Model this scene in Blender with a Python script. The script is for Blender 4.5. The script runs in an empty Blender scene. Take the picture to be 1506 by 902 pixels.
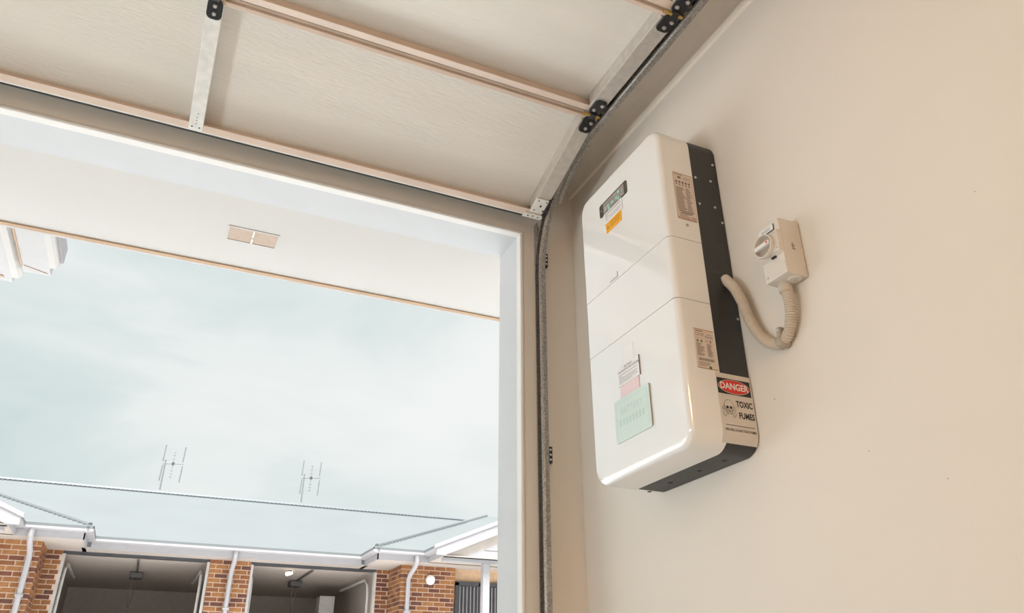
import bpy, bmesh, math, random
from mathutils import Vector, Matrix
random.seed(7)
sc = bpy.context.scene
COL = sc.collection

# ------------------------------------------------------------------ camera
YAW, PITCH, ROLL, FPX = -0.424879, 0.465736, 0.000616, 1137.35
fwd = Vector((-math.sin(YAW)*math.cos(PITCH), math.cos(YAW)*math.cos(PITCH), math.sin(PITCH)))
right = Vector((math.cos(YAW), math.sin(YAW), 0)); up = right.cross(fwd)
r2 = math.cos(ROLL)*right + math.sin(ROLL)*up; u2 = -math.sin(ROLL)*right + math.cos(ROLL)*up
cam_d = bpy.data.cameras.new('camera'); cam = bpy.data.objects.new('camera', cam_d); COL.objects.link(cam)
m = Matrix((r2, u2, -fwd)).transposed().to_4x4(); m.translation = (0, 0, 0.6)
cam.matrix_world = m
cam_d.sensor_width = 36; cam_d.lens = FPX/1506*36; cam_d.clip_start = 0.02; cam_d.clip_end = 500
sc.camera = cam

# ------------------------------------------------------------------ world, sun, exposure
SKY_STRENGTH = 0.79
SUN_STRENGTH = 9.5
world = bpy.data.worlds.new('overcast_sky'); sc.world = world; world.use_nodes = True
nt = world.node_tree; nt.nodes.clear()
def N(t, **k):
    n = nt.nodes.new(t)
    for a, b in k.items(): setattr(n, a, b)
    return n
out = N('ShaderNodeOutputWorld'); bg = N('ShaderNodeBackground'); tc = N('ShaderNodeTexCoord')
mp = N('ShaderNodeMapping'); mp.inputs['Scale'].default_value = (1.0, 1.0, 2.6); mp.inputs['Location'].default_value = (0.35, 0.2, 0.55)
n1 = N('ShaderNodeTexNoise'); n1.inputs['Scale'].default_value = 2.3; n1.inputs['Detail'].default_value = 5; n1.inputs['Roughness'].default_value = 0.5; n1.inputs['Distortion'].default_value = 0.35
cr = N('ShaderNodeValToRGB'); e = cr.color_ramp.elements
e[0].position = 0.30; e[0].color = (0.62, 0.735, 0.73, 1); e[1].position = 0.70; e[1].color = (0.92, 0.945, 0.93, 1)
x = e.new(0.46); x.color = (0.745, 0.83, 0.82, 1); x = e.new(0.56); x.color = (0.86, 0.905, 0.895, 1)
nt.links.new(tc.outputs['Generated'], mp.inputs['Vector']); nt.links.new(mp.outputs[0], n1.inputs['Vector'])
nt.links.new(n1.outputs[0], cr.inputs[0]); nt.links.new(cr.outputs[0], bg.inputs[0])
bg.inputs[1].default_value = SKY_STRENGTH; nt.links.new(bg.outputs[0], out.inputs[0])
# hazy sun high behind the camera, over our own roof
sun_d = bpy.data.lights.new('hazy_sun', 'SUN'); sun_d.energy = SUN_STRENGTH; sun_d.angle = math.radians(25); sun_d.color = (0.97, 0.985, 1.0)
sun = bpy.data.objects.new('hazy_sun', sun_d); COL.objects.link(sun)
sun.rotation_euler = Vector((0.15, 0.36, -1.0)).to_track_quat('-Z', 'Y').to_euler()
sun.location = (-2, -6, 9)
vs = sc.view_settings; vs.view_transform = 'Standard'; vs.look = 'None'; vs.exposure = 0.28; vs.gamma = 1; vs.use_curve_mapping = False

# ------------------------------------------------------------------ materials
def lin(h):
    c = [int(h[i:i+2], 16)/255 for i in (0, 2, 4)]
    return tuple((v/12.92 if v <= 0.04045 else ((v+0.055)/1.055)**2.4) for v in c)
MATS = {}
def mat(name, rgb, rough=0.6, metal=0.0, var=0.06, scale=8.0, bump=0.0, bscale=60.0, coat=0.0, stretch=None, var2=None):
    if isinstance(rgb, str): rgb = lin(rgb)
    mm = bpy.data.materials.new(name); mm.use_nodes = True; t = mm.node_tree; b = t.nodes['Principled BSDF']
    b.inputs['Roughness'].default_value = rough; b.inputs['Metallic'].default_value = metal
    if coat: b.inputs['Coat Weight'].default_value = coat; b.inputs['Coat Roughness'].default_value = 0.07; b.inputs['Coat IOR'].default_value = 1.9
    c = t.nodes.new('ShaderNodeTexCoord'); mpn = t.nodes.new('ShaderNodeMapping'); t.links.new(c.outputs['Object'], mpn.inputs[0])
    if stretch: mpn.inputs['Scale'].default_value = stretch
    n = t.nodes.new('ShaderNodeTexNoise'); n.inputs['Scale'].default_value = scale; n.inputs['Detail'].default_value = 4
    t.links.new(mpn.outputs[0], n.inputs['Vector'])
    r = t.nodes.new('ShaderNodeValToRGB'); el = r.color_ramp.elements
    lo = var2 if var2 else tuple(v*(1-var) for v in rgb); hi = tuple(min(1, v*(1+var)) for v in rgb) if not var2 else rgb
    el[0].position = 0.32; el[0].color = (*lo, 1); el[1].position = 0.68; el[1].color = (*hi, 1)
    t.links.new(n.outputs[0], r.inputs[0]); t.links.new(r.outputs[0], b.inputs['Base Color'])
    if bump:
        bn = t.nodes.new('ShaderNodeTexNoise'); bn.inputs['Scale'].default_value = bscale; bn.inputs['Detail'].default_value = 3
        t.links.new(mpn.outputs[0], bn.inputs['Vector'])
        bp = t.nodes.new('ShaderNodeBump'); bp.inputs['Strength'].default_value = bump; bp.inputs['Distance'].default_value = 0.004
        t.links.new(bn.outputs[0], bp.inputs['Height']); t.links.new(bp.outputs[0], b.inputs['Normal'])
    MATS[name] = mm
    return mm
M = {}
M['wall'] = mat('cream_wall_paint', (0.79, 0.72, 0.64), 0.8, var=0.015, scale=1.5, bump=0.03, bscale=180)
M['ceiling'] = mat('ceiling_paint', (0.82, 0.735, 0.64), 0.7, var=0.02)
M['cornice'] = mat('cornice_plaster', (0.88, 0.79, 0.69), 0.6, var=0.02)
M['bead'] = mat('white_bead_paint', (0.80, 0.775, 0.74), 0.45, var=0.02)
M['reveal'] = mat('reveal_paint', (0.60, 0.61, 0.62), 0.5, var=0.02)
M['soffit'] = mat('soffit_board_paint', (0.60, 0.575, 0.545), 0.6, var=0.015, scale=2)
M['fascia_brown'] = mat('tan_fascia_paint', (0.50, 0.33, 0.20), 0.6, var=0.1)
M['gutter'] = mat('pale_gutter_steel', (0.47, 0.455, 0.45), 0.4, var=0.03)
M['floor'] = mat('garage_slab', (0.60, 0.58, 0.56), 0.6, var=0.1, scale=3, bump=0.05)
M['drive'] = mat('pale_concrete_driveway', (0.72, 0.72, 0.72), 0.8, var=0.1, scale=1.2, bump=0.1)
M['panel'] = mat('embossed_door_back', (0.80, 0.76, 0.70), 0.42, var=0.03, scale=3, bump=0.55, bscale=55, stretch=(0.45, 3.0, 1))
M['rail'] = mat('cream_door_rail', (0.74, 0.60, 0.50), 0.4, var=0.04)
M['galv'] = mat('galvanised_steel', (0.62, 0.58, 0.53), 0.42, metal=0.4, var=0.07, scale=40)
M['galv_dark'] = mat('aged_galvanised_track', (0.46, 0.43, 0.40), 0.33, metal=0.5, var2=(0.20, 0.18, 0.16), scale=170)
M['zinc'] = mat('bright_zinc_plate', (0.86, 0.85, 0.82), 0.38, metal=0.2, var=0.08, scale=30)
M['hinge'] = mat('black_hinge_paint', (0.018, 0.018, 0.02), 0.4, var=0.15)
M['brass'] = mat('yellow_passivated_pin', (0.55, 0.36, 0.10), 0.4, metal=0.6, var=0.15)
M['rubber'] = mat('black_rubber', (0.03, 0.025, 0.022), 0.7, var=0.1)
M['steel'] = mat('zinc_bolt', (0.62, 0.61, 0.60), 0.3, metal=0.9, var=0.1, scale=80)
M['cover'] = mat('glossy_white_cover', (0.84, 0.82, 0.80), 0.4, var=0.01, scale=2, coat=1.0, bump=0.12, bscale=5)
M['plate'] = mat('charcoal_back_case', (0.036, 0.036, 0.036), 0.5, var=0.08, scale=20)
M['display'] = mat('smoked_display_glass', (0.05, 0.042, 0.036), 0.12, var=0.05)
M['green_ink'] = mat('display_green_icon', (0.35, 0.72, 0.58), 0.4, var=0.03)
M['grey_ink'] = mat('display_grey_print', (0.28, 0.25, 0.23), 0.4, var=0.03)
M['paper'] = mat('white_sticker', (0.80, 0.78, 0.77), 0.35, var=0.02)
M['orange'] = mat('orange_sticker', (0.86, 0.40, 0.015), 0.4, var=0.04)
M['dark_orange'] = mat('dark_orange_print', (0.45, 0.17, 0.01), 0.4, var=0.04)
M['pink'] = mat('pink_sticker', (0.78, 0.60, 0.60), 0.35, var=0.04)
M['mint'] = mat('mint_sticker', (0.64, 0.75, 0.70), 0.35, var=0.03)
M['mint_dark'] = mat('mint_relief_print', (0.52, 0.66, 0.60), 0.35, var=0.03)
M['specpaper'] = mat('pale_rating_label', (0.72, 0.61, 0.53), 0.5, var=0.03)
M['ink'] = mat('black_print', (0.02, 0.018, 0.017), 0.5, var=0.1)
M['softink'] = mat('grey_print', (0.23, 0.19, 0.17), 0.5, var=0.1)
M['redline'] = mat('red_brown_print', (0.42, 0.17, 0.10), 0.5, var=0.1)
M['green'] = mat('green_print', (0.08, 0.18, 0.05), 0.5, var=0.1)
M['signwhite'] = mat('sign_white_vinyl', (0.66, 0.60, 0.54), 0.45, var=0.02)
M['signred'] = mat('sign_red_vinyl', (0.66, 0.035, 0.02), 0.4, var=0.04)
M['switch'] = mat('pale_grey_plastic', (0.70, 0.64, 0.57), 0.42, var=0.02)
M['switch_dk'] = mat('grey_plastic_recess', (0.42, 0.34, 0.27), 0.45, var=0.03)
M['conduit'] = mat('beige_grey_conduit', (0.64, 0.55, 0.45), 0.45, var=0.04)
M['clip'] = mat('grey_pipe_clip', (0.42, 0.36, 0.29), 0.45, var=0.04)
M['red'] = mat('red_marker', (0.7, 0.05, 0.03), 0.4, var=0.03)
M['vent'] = mat('tan_vent_mesh', (0.55, 0.42, 0.33), 0.7, var=0.06, scale=60)
# exterior
M['roof'] = mat('pale_metal_roof', (0.163, 0.173, 0.172), 0.45, var=0.04, scale=0.6)
M['ridgecap'] = mat('grey_ridge_capping', (0.17, 0.185, 0.19), 0.5, var=0.05)
M['ext_white'] = mat('white_exterior_paint', (0.37, 0.35, 0.355), 0.5, var=0.03)
M['ext_soffit'] = mat('exterior_soffit_board', (0.46, 0.40, 0.35), 0.7, var=0.03)
M['mortar'] = mat('cream_mortar', (0.62, 0.45, 0.33), 0.9, var=0.08, scale=20)
for i, c in enumerate([(0.211, 0.079, 0.029), (0.269, 0.111, 0.038), (0.152, 0.053, 0.029), (0.304, 0.134, 0.046), (0.117, 0.044, 0.029)]):
    M['brick%d' % i] = mat('orange_brick_%d' % i, c, 0.85, var=0.2, scale=25, bump=0.2)
M['dark_int'] = mat('unlit_garage_plaster', (0.48, 0.415, 0.36), 0.8, var=0.05)
M['far_metal'] = mat('pale_door_frame_steel', (0.50, 0.47, 0.44), 0.5, var=0.08)
M['far_dark'] = mat('dark_motor_housing', (0.10, 0.09, 0.085), 0.6, var=0.1)
M['screen'] = mat('dark_screen_frame', (0.05, 0.05, 0.055), 0.5, var=0.1)
M['blind'] = mat('grey_blind_slat', (0.22, 0.20, 0.20), 0.5, var=0.1)
M['antenna'] = mat('dull_aluminium', (0.24, 0.25, 0.25), 0.5, var=0.1)
def emis(name, rgb, s):
    mm = bpy.data.materials.new(name); mm.use_nodes = True; b = mm.node_tree.nodes['Principled BSDF']
    b.inputs['Base Color'].default_value = (*rgb, 1); b.inputs['Emission Color'].default_value = (*rgb, 1); b.inputs['Emission Strength'].default_value = s
    return mm
M['lamp'] = emis('lit_lamp_diffuser', (1.0, 0.86, 0.66), 2.5)
M['opal'] = mat('opal_glass', (0.72, 0.68, 0.66), 0.3, var=0.02)

# ------------------------------------------------------------------ mesh helpers
OFF = {}
class MB:
    def __init__(s): s.v = []; s.f = []
    def add(s, vs, fs):
        o = len(s.v); s.v += [tuple(p) for p in vs]; s.f += [tuple(o+i for i in f) for f in fs]; return s
    def box(s, a, b):
        x0, y0, z0 = (min(a[i], b[i]) for i in range(3)); x1, y1, z1 = (max(a[i], b[i]) for i in range(3))
        return s.add([(x0,y0,z0),(x1,y0,z0),(x1,y1,z0),(x0,y1,z0),(x0,y0,z1),(x1,y0,z1),(x1,y1,z1),(x0,y1,z1)],
                     [(0,3,2,1),(4,5,6,7),(0,1,5,4),(1,2,6,5),(2,3,7,6),(3,0,4,7)])
    def prism(s, poly, h):                      # poly: list of 3D points, h: extrusion vector
        n = len(poly); h = Vector(h); vs = [Vector(p) for p in poly]; vs += [p+h for p in vs]
        return s.add(vs, [tuple(range(n-1, -1, -1)), tuple(range(n, 2*n))] + [(i, (i+1) % n, n+(i+1) % n, n+i) for i in range(n)])
    def tube(s, path, r, k=12, cap=True, rfun=None):
        path = [Vector(p) for p in path]; n = len(path); rings = []
        t0 = (path[1]-path[0]).normalized(); a = Vector((0, 0, 1)) if abs(t0.z) < 0.9 else Vector((1, 0, 0))
        nrm = t0.cross(a).normalized()
        for i, p in enumerate(path):
            t = (path[min(i+1, n-1)]-path[max(i-1, 0)]).normalized()
            nrm = (nrm - t*nrm.dot(t)).normalized(); bn = t.cross(nrm)
            rr = rfun(i) if rfun else r
            rings.append([p + (nrm*math.cos(2*math.pi*j/k) + bn*math.sin(2*math.pi*j/k))*rr for j in range(k)])
        vs = [q for R in rings for q in R]
        fs = [(i*k+j, i*k+(j+1) % k, (i+1)*k+(j+1) % k, (i+1)*k+j) for i in range(n-1) for j in range(k)]
        if cap: fs += [tuple(range(k-1, -1, -1)), tuple((n-1)*k+j for j in range(k))]
        return s.add(vs, fs)
    def cyl(s, a, b, r, k=16): return s.tube([a, b], r, k)
    def lathe(s, origin, axis, prof, k=24):      # prof: (radius, height) along axis
        o = Vector(origin); ax = Vector(axis).normalized(); a = Vector((0, 0, 1)) if abs(ax.z) < 0.9 else Vector((1, 0, 0))
        e1 = ax.cross(a).normalized(); e2 = ax.cross(e1)
        vs = [o + ax*h + (e1*math.cos(2*math.pi*j/k)+e2*math.sin(2*math.pi*j/k))*max(r, 1e-5) for r, h in prof for j in range(k)]
        n = len(prof)
        fs = [(i*k+j, i*k+(j+1) % k, (i+1)*k+(j+1) % k, (i+1)*k+j) for i in range(n-1) for j in range(k)]
        fs += [tuple(range(k-1, -1, -1)), tuple((n-1)*k+j for j in range(k))]
        return s.add(vs, fs)
    def build(s, name, m, parent=None, bevel=0, seg=2, smooth=False, local=False, recalc=True):
        off = Vector((0, 0, 0)) if (local or parent is None) else OFF.get(parent.name, Vector((0, 0, 0)))
        me = bpy.data.meshes.new(name); me.from_pydata([tuple(Vector(p)-off) for p in s.v], [], s.f)
        bm = bmesh.new(); bm.from_mesh(me)
        if recalc: bmesh.ops.recalc_face_normals(bm, faces=bm.faces)
        if bevel: bmesh.ops.bevel(bm, geom=[e for e in bm.edges if e.is_manifold and e.calc_face_angle(0) > 0.5], offset=bevel, segments=seg, affect='EDGES', profile=0.5, clamp_overlap=True)
        if smooth:
            for f in bm.faces: f.smooth = True
            for e in bm.edges:
                if e.is_manifold and e.calc_face_angle(0) > math.radians(40): e.smooth = False
        bm.to_mesh(me); bm.free()
        me.materials.append(m)
        return link(name, me, parent)
def link(name, me, parent=None, loc=None):
    o = bpy.data.objects.new(name, me); COL.objects.link(o)
    if parent is not None: o.parent = parent; OFF[o.name] = OFF.get(parent.name, Vector((0, 0, 0)))
    if loc is not None: o.location = loc
    return o
def tag(o, label, cat, group=None):
    o['label'] = label; o['category'] = cat
    if group: o['group'] = group
    return o
def thing(name, label, cat, loc=(0, 0, 0), group=None, matrix=None):
    o = bpy.data.objects.new(name, None); COL.objects.link(o); o.empty_display_size = 0.1
    if matrix is not None: o.matrix_world = matrix; OFF[o.name] = Vector((0, 0, 0))
    else: o.location = loc; OFF[o.name] = Vector(loc)
    return tag(o, label, cat, group)
def struct(o, label=None):
    o['kind'] = 'structure'
    if label: o['label'] = label
    return o
def box(name, a, b, m, parent=None, bevel=0): return MB().box(a, b).build(name, m, parent, bevel)
def text2d(s, size, bold=0.0, width=1.0):
    cu = bpy.data.curves.new('t', 'FONT'); cu.body = s; cu.size = size; cu.align_x = 'CENTER'; cu.align_y = 'CENTER'; cu.offset = bold; cu.resolution_u = 3
    ob = bpy.data.objects.new('t', cu); COL.objects.link(ob)
    bpy.context.view_layer.update()
    me = ob.to_mesh(); vs = [(v.co.x*width, v.co.y) for v in me.vertices]; fs = [tuple(p.vertices) for p in me.polygons]
    ob.to_mesh_clear(); bpy.data.objects.remove(ob); bpy.data.curves.remove(cu)
    return vs, fs

# ------------------------------------------------------------------ main measurements
WX, DY, LZ, CZ = 1.40, 2.468, 2.314, 2.64       # side wall, front wall, lintel underside, ceiling
JX, JL = 1.161, -1.36                            # jamb faces of the opening
WALLT = 0.212
XL, YB = -1.90, -4.2

# ------------------------------------------------------------------ room shell
struct(box('floor', (XL-0.2, YB-0.2, -0.15), (WX+0.2, DY+WALLT, 0), M['floor']), 'pale concrete garage slab')
struct(box('wall_right', (WX, YB-0.2, 0), (WX+0.2, DY+WALLT, 2.8), M['wall']), 'cream painted side wall carrying the battery')
struct(box('wall_left', (XL-0.2, YB-0.2, 0), (XL, DY+WALLT, 2.8), M['wall']), 'cream painted side wall opposite the battery')
struct(box('wall_back', (XL, YB-0.2, 0), (WX, YB, 2.8), M['wall']), 'cream painted back wall of the garage')
struct(box('ceiling', (XL, YB, CZ), (WX, DY, CZ+0.12), M['ceiling']), 'painted plaster ceiling above the raised door')
fw = MB().box((JX, DY, 0), (WX, DY+WALLT, 2.8)).box((XL, DY, 0), (JL, DY+WALLT, 2.8)).box((JL, DY, LZ), (JX, DY+WALLT, 2.8))
struct(fw.build('wall_front', M['wall']), 'cream painted wall around the garage door opening')
# reveal lining (outer part of jambs and lintel), a lighter paint
rv = MB().box((JX-0.004, DY+0.04, 0), (JX, DY+WALLT+0.004, LZ-0.004)).box((JL, DY+0.04, LZ-0.004), (JX, DY+WALLT+0.004, LZ)).box((JL, DY+0.04, 0), (JL+0.004, DY+WALLT+0.004, LZ-0.004))
struct(rv.build('trim_1', M['reveal']), 'pale lining inside the door opening')
bd = MB().box((JX-0.010, DY-0.005, 0), (JX+0.004, DY+0.034, LZ-0.010)).box((JL-0.004, DY-0.005, 0), (JL+0.010, DY+0.034, LZ-0.010)).box((JL-0.004, DY-0.005, LZ-0.010), (JX+0.004, DY+0.034, LZ+0.004))
struct(bd.build('trim_2', M['bead'], bevel=0.004), 'white bead around the inner edge of the opening')
# cornice: small cove with a lower fillet along the side wall
prof = [(WX, 2.544), (WX-0.012, 2.546), (WX-0.014, 2.560)]
for i in range(9):
    a = math.pi/2*i/8
    prof.append((WX-0.012-0.072*(1-math.cos(a)), 2.560+0.072*math.sin(a)))
prof += [(WX-0.090, CZ), (WX, CZ)]
cn = MB().prism([(x, DY, z) for x, z in prof], (0, YB-DY, 0))
struct(cn.build('trim_3', M['cornice'], smooth=True), 'plaster cove cornice along the side wall')

# ------------------------------------------------------------------ eave outside our opening
SY = 3.245
struct(box('eave_soffit', (-6, DY+WALLT+0.004, LZ-0.004), (3, SY, LZ+0.022), M['soffit']), 'pale soffit board outside the opening')
struct(box('eave_fascia', (-6, SY, LZ-0.010), (3, SY+0.026, LZ+0.17), M['fascia_brown']), 'tan fascia edge along the eave')
g = MB().prism([(-6, SY+0.028, LZ+0.012), (-6, SY+0.085, LZ+0.014), (-6, SY+0.10, LZ+0.03), (-6, SY+0.10, LZ+0.13), (-6, SY+0.09, LZ+0.13), (-6, SY+0.088, LZ+0.035), (-6, SY+0.03, LZ+0.03)], (9, 0, 0))
struct(g.build('eave_gutter', M['gutter']), 'pale steel gutter along the eave')
rf = MB()  # unseen roof, added so its shadow falls on the driveway
t = math.tan(math.radians(22.5))
rf.prism([(-8, SY+0.06, LZ+0.17), (-8, -2.0, LZ+0.17+t*(SY+2.06)), (-8, -7.3, LZ+0.17), (-8, -7.3, LZ+0.13), (-8, -2.0, LZ+0.13+t*(SY+2.06)), (-8, SY+0.06, LZ+0.13)], (13, 0, 0))
struct(rf.build('roof', M['roof']), 'unseen metal roof added over the garage to cast its shadow')
# soffit vent
v = thing('soffit_vent', 'small two-panel tan vent set in the pale soffit', 'vent', (0.150, 2.96, LZ+0.008))
zv = LZ-0.004
fr = MB().box((0.048, 2.900, zv-0.003), (0.252, 2.908, zv+0.004)).box((0.048, 3.012, zv-0.003), (0.252, 3.020, zv+0.004)).box((0.048, 2.908, zv-0.003), (0.054, 3.012, zv+0.004)).box((0.246, 2.908, zv-0.003), (0.252, 3.012, zv+0.004))
fr.build('vent_frame', M['soffit'], v)
MB().box((0.054, 2.908, zv-0.0006), (0.1465, 3.012, zv+0.004)).build('vent_panel', M['vent'], v)
MB().box((0.1535, 2.908, zv-0.0006), (0.246, 3.012, zv+0.004)).build('vent_panel', M['vent'], v)
MB().box((0.1465, 2.908, zv-0.003), (0.1535, 3.012, zv+0.004)).build('vent_divider', M['bead'], v)
MB().lathe((0.150, 2.970, zv-0.007), (0, 0, 1), [(0.004, 0), (0.006, 0.003), (0.006, 0.005)], 14).build('knob', M['bead'], v)
# projecting boxed eaves of the unit next door
e1 = thing('boxed_eave', 'white boxed eave with side gutter jutting past our soffit', 'eave', (-0.70, 3.30, LZ))
MB().box((-0.768, 3.347, 2.340), (-0.655, 3.757, 2.50)).build('eave_box', M['gutter'], e1)
MB().box((-0.772, 3.347, 2.337), (-0.765, 3.690, 2.341)).build('dark_joint', M['fascia_brown'], e1)  # dark joint strip along the left edge of the box
MB().prism([(-0.760, 3.688, 2.338), (-0.757, 3.685, 2.338), (-0.668, 3.733, 2.338), (-0.669, 3.736, 2.338)], (0, 0, 0.003)).build('corner_joint', M['fascia_brown'], e1)
MB().prism([(-0.655, 3.347, 2.340), (-0.630, 3.347, 2.342), (-0.620, 3.347, 2.352), (-0.620, 3.347, 2.44), (-0.655, 3.347, 2.44)], (0, 0.325, 0)).build('side_gutter', M['soffit'], e1)
MB().box((-0.620, 3.347, 2.372), (-0.606, 3.668, 2.45)).build('gutter_lip', M['ext_white'], e1)
e2 = thing('boxed_eave', 'white boxed eave at the far left frame edge with a tan end strip', 'eave', (-1.0, 3.347, LZ))
MB().box((-1.60, 3.347, 2.340), (-0.822, 3.895, 2.50)).build('eave_box', M['gutter'], e2)
MB().prism([(-0.822, 3.347, 2.340), (-0.795, 3.347, 2.343), (-0.782, 3.347, 2.358), (-0.782, 3.347, 2.46), (-0.822, 3.347, 2.46)], (0, 0.50, 0)).build('side_gutter', M['soffit'], e2)
MB().box((-1.50, 3.832, 2.337), (-0.855, 3.852, 2.341)).build('end_strip', M['fascia_brown'], e2)

# ------------------------------------------------------------------ ground outside
gd = MB().add([(-40, DY+WALLT, -0.01), (40, DY+WALLT, -0.01), (40, 4.5, -0.02), (-40, 4.5, -0.02), (40, 15.5, 0.44), (-40, 15.5, 0.44), (40, 70, 0.44), (-40, 70, 0.44)],
              [(0, 1, 2, 3), (3, 2, 4, 5), (5, 4, 6, 7)])
struct(gd.build('ground_driveway', M['drive'], recalc=False), 'pale concrete driveway between the units')

# ------------------------------------------------------------------ garage door (raised sectional door)
door = thing('garage_door', 'raised beige sectional garage door on overhead tracks', 'garage door', (0, 1.2, 2.4))
DX0, DX1 = -1.415, 1.195
J1 = Vector((0, 1.870, 2.482)); L = 0.508
tilt = math.radians(17.6)
frames = []                                     # (origin at bottom edge, along, normal away from the room)
a1 = Vector((0, -math.cos(tilt), math.sin(tilt))); n1v = Vector((0, math.sin(tilt), math.cos(tilt)))
frames.append((J1 - a1*(L+0.004), a1, n1v))
for k in range(4): frames.append((J1 + Vector((0, -L*k, 0)), Vector((0, -1, 0)), Vector((0, 0, 1))))
def P(fr, x, s, t): o, a, n = fr; return o + Vector((x, 0, 0)) + a*s + n*t
def pbox(mb, fr, x0, x1, s0, s1, t0, t1):
    vs = [P(fr, x, s, t) for t in (t0, t1) for x, s in ((x0, s0), (x1, s0), (x1, s1), (x0, s1))]
    return mb.add(vs, [(0,3,2,1),(4,5,6,7),(0,1,5,4),(1,2,6,5),(2,3,7,6),(3,0,4,7)])
CX = -0.125
for k, fr in enumerate(frames):
    # skin with embossed back
    pn = pbox(MB(), fr, DX0, DX1, 0.002, L-0.002, 0.052, 0.060).build('panel', M['panel'], door)
    # bottom rail: hat-section, two steps
    rb = MB(); pbox(rb, fr, DX0, DX1, 0.004, 0.030, 0.0, 0.004); pbox(rb, fr, DX0, DX1, 0.001, 0.005, 0.002, 0.052)
    rb.build('bottom_rail', M['rail'], pn, bevel=0.001)
    rt = MB(); pbox(rt, fr, DX0, DX1, L-0.028, L-0.013, 0.0, 0.052); pbox(rt, fr, DX0, DX1, L-0.013, L-0.002, 0.014, 0.052)
    rt.build('top_rail', M['rail'], pn, bevel=0.002)
    s0 = 0.034 if k else 0.094
    for sx, mm in ((1, 'galv'), (-1, 'galv')):
        xa, xb = (1.135, 1.192) if sx > 0 else (-1.412, -1.355)
        es = MB(); pbox(es, fr, xa, xb, 0.032, L-0.029, -0.003, 0.052); es.build('end_stile', M['galv'], pn, bevel=0.002)
    cs = MB(); pbox(cs, fr, CX-0.0225, CX+0.0225, 0.008 if k == 0 else 0.034, L-0.022, -0.006, 0.052)
    cso = cs.build('centre_stile', M['zinc'], pn, bevel=0.002)
# rivet holes at the lower end of the nearest centre stile
fr = frames[0]
for x, s in ((-0.012, 0.020), (0.012, 0.020), (0.0, 0.035), (0.0, 0.048), (0.0, 0.060), (0.002, 0.075)):
    MB().cyl(P(fr, CX+x, s, -0.0064), P(fr, CX+x, s, -0.005), 0.0028 if s < 0.03 else 0.0018, 10).build('rivet_hole', M['rubber'], door)
# bottom seal and its carrier
sl = MB(); pbox(sl, fr, DX0, DX1, -0.004, 0.001, 0.004, 0.04); sl.build('seal_carrier', M['zinc'], door)
sl = MB(); pbox(sl, fr, DX0, DX1, -0.020, -0.004, 0.012, 0.036); sl.build('bottom_seal', M['rubber'], door, bevel=0.004)
# hinges over each joint
TZ = 2.485; TR = 0.37; TYc = 2.04; TX = 1.212; TW = 0.050           # track: lower flange height, bend radius, bend centre, inner x
def rounded(x0, x1, s0, s1, r, k=5):
    pts = []
    for cx, cy, a0 in ((x1-r, s1-r, 0), (x0+r, s1-r, 90), (x0+r, s0+r, 180), (x1-r, s0+r, 270)):
        for i in range(k+1):
            a = math.radians(a0+90*i/k); pts.append((cx+r*math.cos(a), cy+r*math.sin(a)))
    return pts
def plate(mb, fr, pts, t0, t1):
    n = len(pts); vs = [P(fr, x, s, t0) for x, s in pts] + [P(fr, x, s, t1) for x, s in pts]
    return mb.add(vs, [tuple(range(n)), tuple(range(2*n-1, n-1, -1))] + [(i, (i+1) % n, n+(i+1) % n, n+i) for i in range(n)])
def hinge(kj, xc, w, roller):
    up_f, lo_f = frames[kj], frames[kj-1]        # upper panel of the joint, lower panel
    jt = frames[kj][0]
    h = MB()
    plate(h, up_f, rounded(xc-w, xc+w, 0.004, 0.074, 0.016), -0.010, -0.0035)
    plate(h, lo_f, rounded(xc-w, xc+w, L-0.078, L-0.012, 0.016), -0.010, -0.0035)
    h.box((xc-w*0.45, jt.y-0.012, jt.z-0.018), (xc+w*0.45, jt.y+0.016, jt.z-0.004))
    ho = h.build('hinge', M['hinge'], door, bevel=0.0015)
    for sgn in (-1, 1):
        MB().cyl((xc+sgn*w*0.45, jt.y+0.002, jt.z-0.011), (xc+sgn*(w+(0.016 if sgn < 0 else 0.003)), jt.y+0.002, jt.z-0.011), 0.0055, 10).build('hinge_pin', M['brass'], ho, smooth=True)
    pts = [(up_f, 0.026, -0.010), (up_f, 0.054, 0.008), (lo_f, L-0.032, 0.010), (lo_f, L-0.058, 0.0)]
    if not roller: pts = [(f_, s, 0) for f_, s, _ in pts]
    for f_, s, dx in pts:
        c0 = P(f_, xc+dx, s, -0.010); c1 = P(f_, xc+dx, s, -0.0155)
        MB().lathe(c0, c1-c0, [(0.0072, 0), (0.0072, 0.002), (0.0055, 0.005), (0.002, 0.0058)], 12).build('bolt', M['steel'], ho, smooth=True)
    if roller:
        cz = TZ+TW/2
        rl = MB(); rl.cyl((xc+w-0.004, jt.y, cz-0.012), (TX+0.012, jt.y, cz), 0.005, 10)
        rl.lathe((TX+0.003, jt.y, cz), (1, 0, 0), [(0.008, 0), (0.019, 0.001), (0.022, 0.004), (0.022, 0.014), (0.019, 0.017), (0.008, 0.018)], 20)
        rl.build('roller', M['steel'], ho, smooth=True)
        MB().box((xc+w-0.012, jt.y-0.018, jt.z-0.006), (xc+w, jt.y+0.02, jt.z+0.022)).build('roller_bracket', M['hinge'], ho, bevel=0.002)
for kj in (1, 2, 3, 4):
    hinge(kj, 1.166, 0.024, True)
    hinge(kj, CX, 0.0225, False)
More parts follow.
